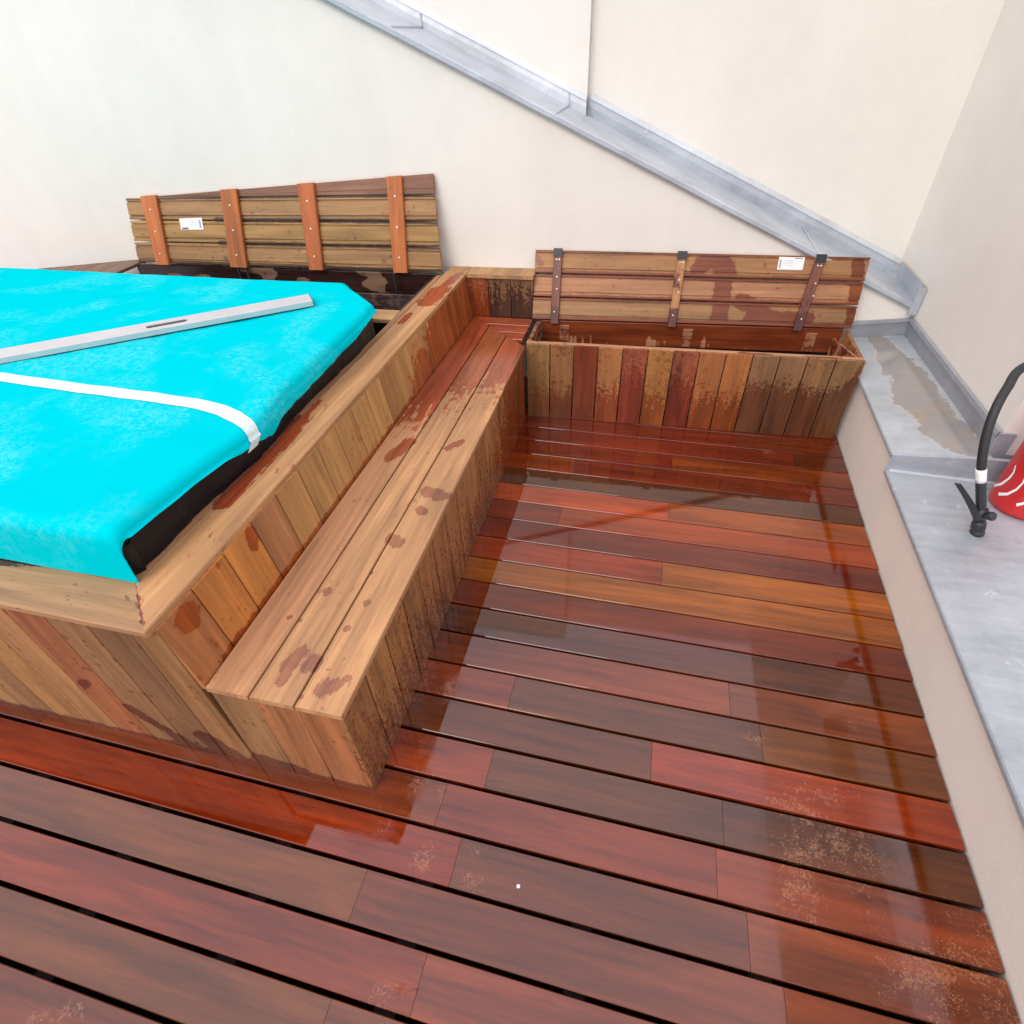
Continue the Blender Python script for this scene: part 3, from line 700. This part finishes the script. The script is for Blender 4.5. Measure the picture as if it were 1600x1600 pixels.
lw = caps([(f(0, .02), f(1, .0), .016), (lr(.3, 1), lr(1, 1), .014), (lr(.3, 2), lr(1, 2), .014), (lr(0, 3), lr(1, 3), .012)])
m = MB(); lc = [(.35, .235, .115), (.38, .265, .11), (.37, .25, .13)]
for k in range(3):
    m.board(lr(0, k+.03), lr(1, k+.03), lr(1, k+.97), lr(0, k+.97), T=.021, n=nn_, dry=lc[k], wetc=(.10, .055, .02), wet=lw, step=.03, nv=8, bev=.003, grooves=[(.018, .012, .010), (.108, .012, .010)])
m.board(lr(.06, 3.03), lr(1, 3.03), f(1, 1.0), lr(.06, 3.10), T=.021, n=nn_, dry=(.24, .135, .10), wetc=(.13, .06, .045), wet=lambda p: .3, step=.05, nv=6, bev=.003, grooves=[(.028, .006, .003)])
lid2 = m.build('lid', M_WOOD, rb)
def colx(px, top):  # parameter a along the lid at a pixel column, on its bottom or top edge
    a, b_ = 0., 1.
    for _ in range(30):
        q = (a+b_)/2; P = f(q, 1. if top else 0.); c = ROT.transposed() @ (P-CAM)
        if 800+F*c.x/-c.z < px: a = q
        else: b_ = q
    return a
for (t0, t1, b0, b1) in [(222, 247, 247, 267), (346, 373, 362, 388), (466, 493, 485, 507), (605, 630, 616, 638)]:
    m = MB(); a0, a1, c0, c1 = colx(t0, 1), colx(t1, 1)-.002, colx(b0, 0), colx(b1, 0)
    h_ = 1.0
    m.board(f(c0, -.02, .022), f(a0, h_, .022), f(a1, h_, .022), f(c1, -.02, .022), T=.022, n=nn_, dry=jit((.56, .195, .06), .12), wetc=(.28, .07, .02), wet=lambda p: .15, step=.05, nv=3, bev=.004)
    b_ = m.build('batten', M_DRY, lid2)
    mid = lambda t: f((c0+c1)/2*(1-t)+(a0+a1)/2*t, t, .0225); screws([mid(.15), mid(.48), mid(.8)], nn_, .006, b_)
a0, a1 = colx(266, 1)+.01, colx(298, 1)+.015
ink, rect, o_ = sticker(lid2, f, nn_, a0+.005, a1+.007, .50, .66, .002)
for i in range(10): rect(.84, .92, .15+i*.07, .15+i*.07+.04)
rect(.06, .34, .04, .20)
for i in range(4): rect(.42, .74, .3+i*.14, .3+i*.14+.012)
ink.build('print', M_INK, o_)

# raised dark boards behind, left
m = MB()
x = -2.93
def backy(x): return min(wally(x)-.012, .41+(x+2.94)*.47)
while x > -4.4:
    x1 = x-.140
    m.board((x1, -.45, HP-.004), (x1, max(backy(x1), -.3), HP-.004), (x, backy(x), HP-.004), (x, -.45, HP-.004), T=.02, n=(0, 0, 1), dry=(.20, .15, .13), wetc=(.12, .09, .08), wet=lambda p: .2, step=.1)
    x = x1-.006
o = m.build('raised_deck', M_WOOD); o['label'] = 'grey-brown weathered boards of the raised deck left of the leaning rear lid'; o['category'] = 'deck boards'

# ------------------------------------------------------------------ SPA COVER
cov = thing('spa_cover', 'spa cover with bright cyan top sheet and black vinyl skirt, taped across', 'spa cover', (-1.9, -1.4, .75))
ZT = .945; XC0, XC1, YC0, YC1 = -3.7, -.622, -2.378, -.40
edge_pts = []
for q in [(186, 835), (215, 808), (270, 766), (330, 733), (375, 708), (398, 690), (414, 684), (424, 680), (440, 652), (480, 612), (520, 570), (560, 527), (580, 500), (592, 487)]:
    P = atx(q[0], q[1], -.605); edge_pts.append((P.y, P.z))
edge_pts.sort()
def sheet_low(y):
    if y <= edge_pts[0][0]: return edge_pts[0][1]
    for (a, za), (b_, zb) in zip(edge_pts, edge_pts[1:]):
        if a <= y <= b_: return za+(zb-za)*(y-a)/(b_-a)
    return edge_pts[-1][1]
c0, c1 = atz(0, 532, ZT), atz(245, 452, ZT); cdir = (c1-c0).normalized()
def zt_(x, y):
    z = ZT + .008*noise.noise(V((x*1.7, y*1.7, 0)))+.003*noise.noise(V((x*7, y*7, 2)))
    # shallow creases pulled across the sheet
    for (qx, qy, an, dp) in ((-1.2, -1.2, .9, .004), (-1.6, -2.0, .25, .003), (-.95, -1.9, 2.0, .004), (-2.2, -.8, 1.3, .004), (-1.0, -1.35, 2.6, .003)):
        dd_ = (x-qx)*math.sin(an)-(y-qy)*math.cos(an)+.02*math.sin(x*5+y*4); ll_ = (x-qx)*math.cos(an)+(y-qy)*math.sin(an)
        z += dp*math.exp(-(dd_/.012)**2)*sm(.55, .1, abs(ll_))
    z -= .020*sm(-.90, -.62, x)*sm(-2.35, -2.0, y)*sm(-.5, -.9, y)
    v = V((x, y, ZT))-c0; d = v.cross(cdir).z; z -= .010*math.exp(-(d/.03)**2)*sm(1.1, .6, v.length)
    z += .006*math.exp(-((d-.07)/.04)**2)*sm(1.1, .6, v.length)
    z -= .018*sm(.25, 0, abs(y+1.78))*sm(-.95, -.62, x)      # sag where the tape pulls it down
    return z
R = .042
def outline(y):   # right edge x of the top as a function of y: straight, then a chamfered rear corner
    x = XC1+.018*sm(.35, 0, abs(y+1.78))
    if y > -.66: x -= 1.15*(y+.66)
    return x
m = MB(); NX, NY = 90, 170; NR, NH = 6, 5
rows_ = []
low_edge = {}
for j in range(NY+1):
    y = YC0+R+(YC1-R-YC0-R)*j/NY; xr = outline(y); row = []
    for i in range(NX+1):
        x = XC0+(xr-R-XC0)*(i/NX); row.append(V((x, y, zt_(x, y))))
    ze = zt_(xr-R, y)
    zlow = sheet_low(y)+.004*noise.noise(V((y*22, 0, 0)))+.003*noise.noise(V((y*70, 0, 0)))
    ang = 1.45
    for i in range(1, NR+1):
        t = ang*i/NR; row.append(V((xr-R+R*math.sin(t), y, ze-R+R*math.cos(t))))
    zend = row[-1].z
    for i in range(1, NH+1):
        z = zend+(min(zlow, zend-.003)-zend)*i/NH; row.append(V((xr+.004+.006*i/NH*(1+noise.noise(V((y*8, i*.4, 0)))), y, z)))
    rows_.append(row)
# front roll-over and hanging front, rear roll-over
fr_rows = []
for k in range(7, -1, -1):
    base = rows_[0]; row = []
    for p in base:
        if k <= 5: t = 1.5*(k+1)/6; q = V((p.x, p.y-R*math.sin(t), p.z-R+R*math.cos(t)))
        else: q = V((p.x, p.y-R-.004*(k-5), p.z-R-(.06 if k == 6 else .134)))
        row.append(q)
    fr_rows.append(row)
# keep the hanging side columns from sliding under: clamp their x,z on the front
for r_ in fr_rows:
    top = r_[NX+NR]
    for i in range(NX+NR+1, len(r_)): 
        r_[i] = V((top.x, r_[i].y, max(r_[i].z, r_[NX].z-.07)))
bk_rows = []
for k in range(0, 8):
    base = rows_[-1]; row = []
    for p in base:
        if k <= 5: t = 1.5*(k+1)/6; q = V((p.x, p.y+R*math.sin(t), p.z-R+R*math.cos(t)))
        else: q = V((p.x, p.y+R, p.z-R-(.05 if k == 6 else .12)))
        row.append(q)
    bk_rows.append(row)
allr = fr_rows+rows_+bk_rows
ids = [[m.vert(p) for p in r_] for r_ in allr]
for a in range(len(ids)-1):
    for b_ in range(len(ids[0])-1):
        m.face([ids[a][b_], ids[a][b_+1], ids[a+1][b_+1], ids[a+1][b_]], None, 0, True)
m.build('top_sheet', M_CYAN, cov, fixn=False)
m = MB()
def skf(u, v):
    if u < .06: y = YC0+.004+(1-u/.06)*0; ang = (1-u/.06)*math.pi/2; r = .045; x = -.632-r+r*math.cos(ang); y = YC0+.008+r-r*math.sin(ang)
    else: y = YC0+.008+.045+(u-.06)/.94*(YC1-.05-YC0-.05); x = outline(y)-.022
    z = ZT-.07-(.23)*v
    w_ = .010*noise.noise(V((y*6+v*2, v*3, 9)))+.006*noise.noise(V((y*22+v*5, v*4, 3)))
    return (x+w_-.02*v*v, y, z)
m.grid(skf, 200, 14)
def skb(u, v):
    x = outline(YC1-.05)-.01-(u*2.8); return (x, YC1-.012-.01*v, ZT-.03-.25*v)
m.grid(skb, 20, 4)
def skfr(u, v): return (-.676-2.9*u, YC0+.010, ZT-.04-.25*v)
m.grid(skfr, 10, 3)
m.build('skirt', M_SKIRT, cov, fixn=False)
# white tape
m = MB(); path = []
pa = [atz(-60, 583, ZT), atz(0, 589, ZT), atz(100, 604, ZT), atz(200, 617, ZT), atz(300, 628, ZT), atz(345, 634, ZT), atz(365, 640, ZT)]
ctr = []
for a, b_ in zip(pa, pa[1:]):
    for i in range(6): ctr.append(a.lerp(b_, i/6))
ctr.append(pa[-1]); dirn = (pa[-1]-pa[-3]).normalized(); lastx = ctr[-1].x
rows2 = []
hw = .030
for p in ctr:
    t_ = V((dirn.x, dirn.y, 0)).normalized(); s_ = V((-t_.y, t_.x, 0))
    rows2.append([V((q.x, q.y, zt_(q.x, q.y)+.0026)) for q in (p+s_*hw, p+s_*hw*.33, p-s_*hw*.33, p-s_*hw)])
# over the edge, following the sheet
yy = ctr[-1].y; x0_ = ctr[-1].x
for i in range(1, 26):
    t = i/25; y_ = yy-.085*t
    xr = outline(y_)
    prof_len = (xr-R-x0_)+R*1.45+.075; s = prof_len*t; r4 = []
    for off in (hw, hw*.33, -hw*.33, -hw):
        yo = y_+off
        if s < xr-R-x0_: q = V((x0_+s, yo, zt_(x0_+s, yo)+.003))
        elif s < xr-R-x0_+R*1.45: an = (s-(xr-R-x0_))/R; q = V((xr-R+(R+.003)*math.sin(an), yo, zt_(xr-R, yo)-R+(R+.003)*math.cos(an)))
        else: dd = (s-(xr-R-x0_)-R*1.45)*.35; q = V((xr+.012, yo, zt_(xr-R, yo)-R+R*math.cos(1.45)-dd))
        r4.append(q)
    rows2.append(r4)
ids = [[m.vert(p) for p in r_] for r_ in rows2]
for a in range(len(ids)-1):
    for b_ in range(3): m.face([ids[a][b_], ids[a][b_+1], ids[a+1][b_+1], ids[a+1][b_]], None, 0, True)
m.build('tape', M_TAPE, cov, fixn=False)

# ------------------------------------------------------------------ ALUMINIUM STRAIGHTEDGE LYING ON THE COVER
ZL = ZT+.006; HT = .022
e1, e2 = atz(482, 459, ZL+HT), atz(490, 473, ZL+HT)
l1, l2 = atz(0, 545, ZL+HT), atz(0, 566, ZL+HT)
d1 = (e1-l1).normalized(); side_v = V((d1.y, -d1.x, 0))
wd_ = (l2-l1).dot(side_v); wd_ = max(.07, min(.12, wd_)); Ltot = 2.0
rul = thing('straightedge', 'long aluminium straightedge with a dark hand slot lying diagonally on the cyan cover', 'straightedge', tuple(e1))
def rp(s_, w_, h_): return e1-d1*s_+side_v*w_+V((0, 0, h_-HT))
def loopz(h_, lst, mb): return [mb.vert(rp(a, b_, h_)) for a, b_ in lst]
ps = (atz(228, 508, ZL+HT)-e1); pe = (atz(293, 498, ZL+HT)-e1)
s0, s1 = -pe.dot(d1), -ps.dot(d1); wc = wd_*.52; hh = .018
m = MB()
def slot_pts(n=8):
    pts = []
    for i in range(n+1): t = -math.pi/2+math.pi*i/n; pts.append((s1-hh+hh*math.cos(t), wc+hh*math.sin(t)))
    for i in range(n+1): t = math.pi/2+math.pi*i/n; pts.append((s0+hh+hh*math.cos(t), wc+hh*math.sin(t)))
    return pts
bm = bmesh.new()
for h_ in (HT,):
    outer = [bm.verts.new(rp(a, b_, h_)) for a, b_ in [(0, .002), (0, wd_-.002), (Ltot, wd_-.002), (Ltot, .002)]]
    inner = [bm.verts.new(rp(a, b_, h_)) for a, b_ in slot_pts()]
    ed = [bm.edges.new((outer[i], outer[(i+1) % 4])) for i in range(4)]+[bm.edges.new((inner[i], inner[(i+1) % len(inner)])) for i in range(len(inner))]
    bmesh.ops.triangle_fill(bm, edges=ed, use_beauty=True)
g_ = bmesh.ops.extrude_face_region(bm, geom=bm.faces[:]); bmesh.ops.translate(bm, vec=(0, 0, -HT), verts=[v_ for v_ in g_['geom'] if isinstance(v_, bmesh.types.BMVert)])
bmesh.ops.recalc_face_normals(bm, faces=bm.faces[:])
me = bpy.data.meshes.new('bar'); bm.to_mesh(me); bm.free(); me.materials.append(M_ALU)
o = bpy.data.objects.new('bar', me); COL.objects.link(o); o.parent = rul; o.matrix_parent_inverse = rul.matrix_world.inverted()
m = MB(); m.prism([rp(a, b_, .002) for a, b_ in slot_pts()], (0, 0, HT-.006)); m.build('hand_slot', M_BLACK, rul)
m = MB(); m.prism([rp(-.003, .0, .001), rp(0, .0, .001), rp(0, wd_, .001), rp(-.003, wd_, .001)], (0, 0, HT-.001)); m.build('end_cap', M_BLACK, rul)

# ------------------------------------------------------------------ RED EXTINGUISHER WITH HOSE
ex = thing('extinguisher', 'red cylinder extinguisher standing on the zinc with a black hose and nozzle', 'fire extinguisher', (2.335, -.93, ZN))
RC = V((2.335, -.935, ZN+.002)); RR = .112
m = MB(); m.lathe(RC, [(RR*.80, 0), (RR*.93, .004), (RR*.99, .016), (RR, .035), (RR, .40), (RR*.93, .45), (RR*.6, .49), (.03, .50), (.03, .53)], 48)
m.build('cylinder', M_RED, ex)
m = MB()
def onc(px, py, r=RR+.0012):
    d = ROT @ V(((px-800)/F, -(py-800)/F, -1.0)); o_ = CAM-RC; a = d.x**2+d.y**2; b_ = 2*(o_.x*d.x+o_.y*d.y); c = o_.x**2+o_.y**2-r*r; D = b_*b_-4*a*c
    if D < 0: D = 0
    t = (-b_-math.sqrt(D))/(2*a); return CAM+d*t
def strokec(pts, w0):
    rowsA = []
    P = []
    for a, b_ in zip(pts, pts[1:]):
        for i in range(6): P.append((a[0]+(b_[0]-a[0])*i/6, a[1]+(b_[1]-a[1])*i/6))
    P.append(pts[-1])
    for i, (x, y) in enumerate(P):
        wv_ = w0*(1-.65*i/len(P)); q = P[min(i+1, len(P)-1)]; p0 = P[max(i-1, 0)]; dx, dy = q[0]-p0[0], q[1]-p0[1]; L_ = math.hypot(dx, dy)
        rowsA.append((m.vert(onc(x-dy/L_*wv_, y+dx/L_*wv_)), m.vert(onc(x+dy/L_*wv_, y-dx/L_*wv_))))
    for a, b_ in zip(rowsA, rowsA[1:]): m.face([a[0], a[1], b_[1], b_[0]], None, 0, True)
strokec([(1553, 759), (1565, 756), (1577, 747), (1584, 738), (1587, 727)], 2.2)
strokec([(1560, 772), (1574, 772), (1588, 765), (1598, 755), (1604, 742)], 2.4)
strokec([(1588, 789), (1598, 787), (1612, 780), (1626, 768)], 2.4)
m.build('emblem', M_WHITE, ex, fixn=False)
m = MB(); m.lathe(RC+V((0, 0, .53)), [(.034, 0), (.036, .02), (.03, .05), (.016, .06)], 24); m.box((2.30, -.955, ZN+.585), (2.345, -.92, ZN+.605)); m.build('valve', M_BLACK, ex)
# hose: Catmull-Rom through points seen in the photograph
hp = [at(1533, 800, (2.09, -1.14, 0), (0, 1, 0)), aty(1533, 737, -1.13), aty(1539, 690, -1.10), aty(1553, 645, -1.06), aty(1574, 606, -1.0), aty(1603, 572, -.93)]
hp += [V((2.24, -.90, 1.00)), V((2.34, -.92, .95)), V((2.335, -.935, .90))]
def crom(P, n=10):
    out = []; Q = [P[0]*2-P[1]]+P+[P[-1]*2-P[-2]]
    for i in range(1, len(Q)-2):
        for k in range(n):
            t = k/n; a, b_, c, d = Q[i-1], Q[i], Q[i+1], Q[i+2]
            out.append(.5*((2*b_)+(-a+c)*t+(2*a-5*b_+4*c-d)*t*t+(-a+3*b_-3*c+d)*t**3))
    out.append(Q[-2]); return out
hc = crom(hp, 12)
m = MB(); m.tube(hc[12:], .0155, 16); m.build('hose', M_RUBBER, ex)
m = MB(); m.tube([hc[9], hc[10], hc[11], hc[12], hc[13]], .0175, 20); m.build('ferrule', M_WHITE, ex)
# ribbed sleeve, discharge head, lever
nz = MB(); npts = hc[0:11]; 
dense = []
for a, b_ in zip(npts, npts[1:]):
    for i in range(6): dense.append(a.lerp(b_, i/6))
nz.tube(dense, .016, 16, rf=lambda t: .0155+.0018*(1 if int(t*26) % 2 else 0))
nb = hc[0]
foot = V((2.105, -1.155, ZN+.004))
nz.tube([nb+V((0, 0, .02)), nb+V((-.004, 0, -.015)), nb.lerp(foot, .45)], .019, 16)
nozzle = nz.build('nozzle', M_BLACK, ex)
m = MB(); ax = (foot-nb.lerp(foot, .35)).normalized(); Rm = V((0, 0, 1)).rotation_difference(ax).to_matrix()
m.lathe(nb.lerp(foot, .35), [(.014, 0), (.022, .010), (.025, .022), (.025, .04), (.022, .044), (.022, .052), (.025, .056), (.024, .070), (.015, .075)], 24, Rm); m.build('nozzle_tip', M_BLACK, nozzle)
m = MB(); sdv = (aty(1552, 803, -1.17)-nb); sdv.z = sdv.z; Rm = V((0, 0, 1)).rotation_difference(sdv.normalized()).to_matrix()
m.lathe(nb+V((0, 0, -.012)), [(.010, 0), (.012, .022), (.017, .026), (.018, .046), (.015, .052)], 20, Rm); m.build('knob', M_BLACK, nozzle)
m = MB(); t0 = aty(1497, 757, -1.15); t1 = nb+V((-.008, -.01, -.02)); perp = V((.011, -.006, .003))
pts = [t0.lerp(t1, i/6)+V((.004, 0, 0))*math.sin(i/6*3.14) for i in range(7)]
rr = []
for i, p in enumerate(pts):
    wv_ = .8+.5*i/6; rr.append([m.vert(p-perp*wv_), m.vert(p+perp*wv_), m.vert(p+perp*wv_+V((.003, .012, -.002))), m.vert(p-perp*wv_+V((.003, .012, -.002)))])
for a, b_ in zip(rr, rr[1:]):
    for k in range(4): m.face([a[k], a[(k+1) % 4], b_[(k+1) % 4], b_[k]])
m.face(rr[0]); m.face(rr[-1][::-1]); m.build('lever', M_BLACK, nozzle)
m = MB(); q0 = nb+V((.012, -.006, -.03)); m.tube([q0, q0+V((.016, 0, -.006)), q0+V((.020, 0, -.022)), q0+V((.014, 0, -.034))], .0042, 8); m.build('trigger', M_BLACK, nozzle)

# small pale chip on the deck
pc = atz(810, 1385, .0); m = MB(); m.lathe(pc+V((0, 0, .0005)), [(.0045, 0), (.0058, .0015), (.0052, .003), (.003, .004)], 12)
o = m.build('wood_chip', M_WHITE); o['label'] = 'tiny white chip lying alone on the wet deck boards'; o['category'] = 'chip'

# ------------------------------------------------------------------ LIGHT
W = bpy.data.worlds.new('World'); S.world = W; W.use_nodes = True; nt = W.node_tree; g = N(nt)
SE, SA = math.radians(40), math.radians(202)
sky = nt.nodes.new('ShaderNodeTexSky'); sky.sky_type = 'NISHITA'; sky.sun_disc = False
sky.sun_elevation = SE; sky.sun_rotation = SA; sky.air_density = 1.0; sky.dust_density = 3.0; sky.ozone_density = 1.0
hs = g.n('ShaderNodeHueSaturation', {'Saturation': .22, 'Color': sky.outputs[0]})
ov = g.mix(.70, hs.outputs[0], (10.2, 9.8, 10.8))
up = g.n('ShaderNodeSeparateXYZ', {0: g.n('ShaderNodeTexCoord').outputs['Generated']}).outputs[2]
# overcast sky: three times brighter overhead than at the horizon
ov = g.n('ShaderNodeVectorMath', {0: ov, 3: g.lin(up, 0., 1., .66, 1.42)}, operation='SCALE').outputs[0]
bg = nt.nodes['Background']; g.link(ov, bg.inputs[0]); bg.inputs[1].default_value = .15
sd_ = bpy.data.lights.new('sun', 'SUN'); sd_.energy = 1.1; sd_.angle = math.radians(35); sd_.color = (1, .94, .84)
so = bpy.data.objects.new('sun', sd_); COL.objects.link(so)
# sun direction matches the sky: rotation measured clockwise from +Y
dv = V((math.sin(SA)*math.cos(SE), math.cos(SA)*math.cos(SE), math.sin(SE)))
so.rotation_euler = dv.to_track_quat('Z', 'Y').to_euler(); so.location = (0, 0, 8)
S.view_settings.view_transform = 'Standard'; S.view_settings.look = 'None'; S.view_settings.gamma = 1; S.view_settings.exposure = .03
S.render.resolution_x = S.render.resolution_y = 1024
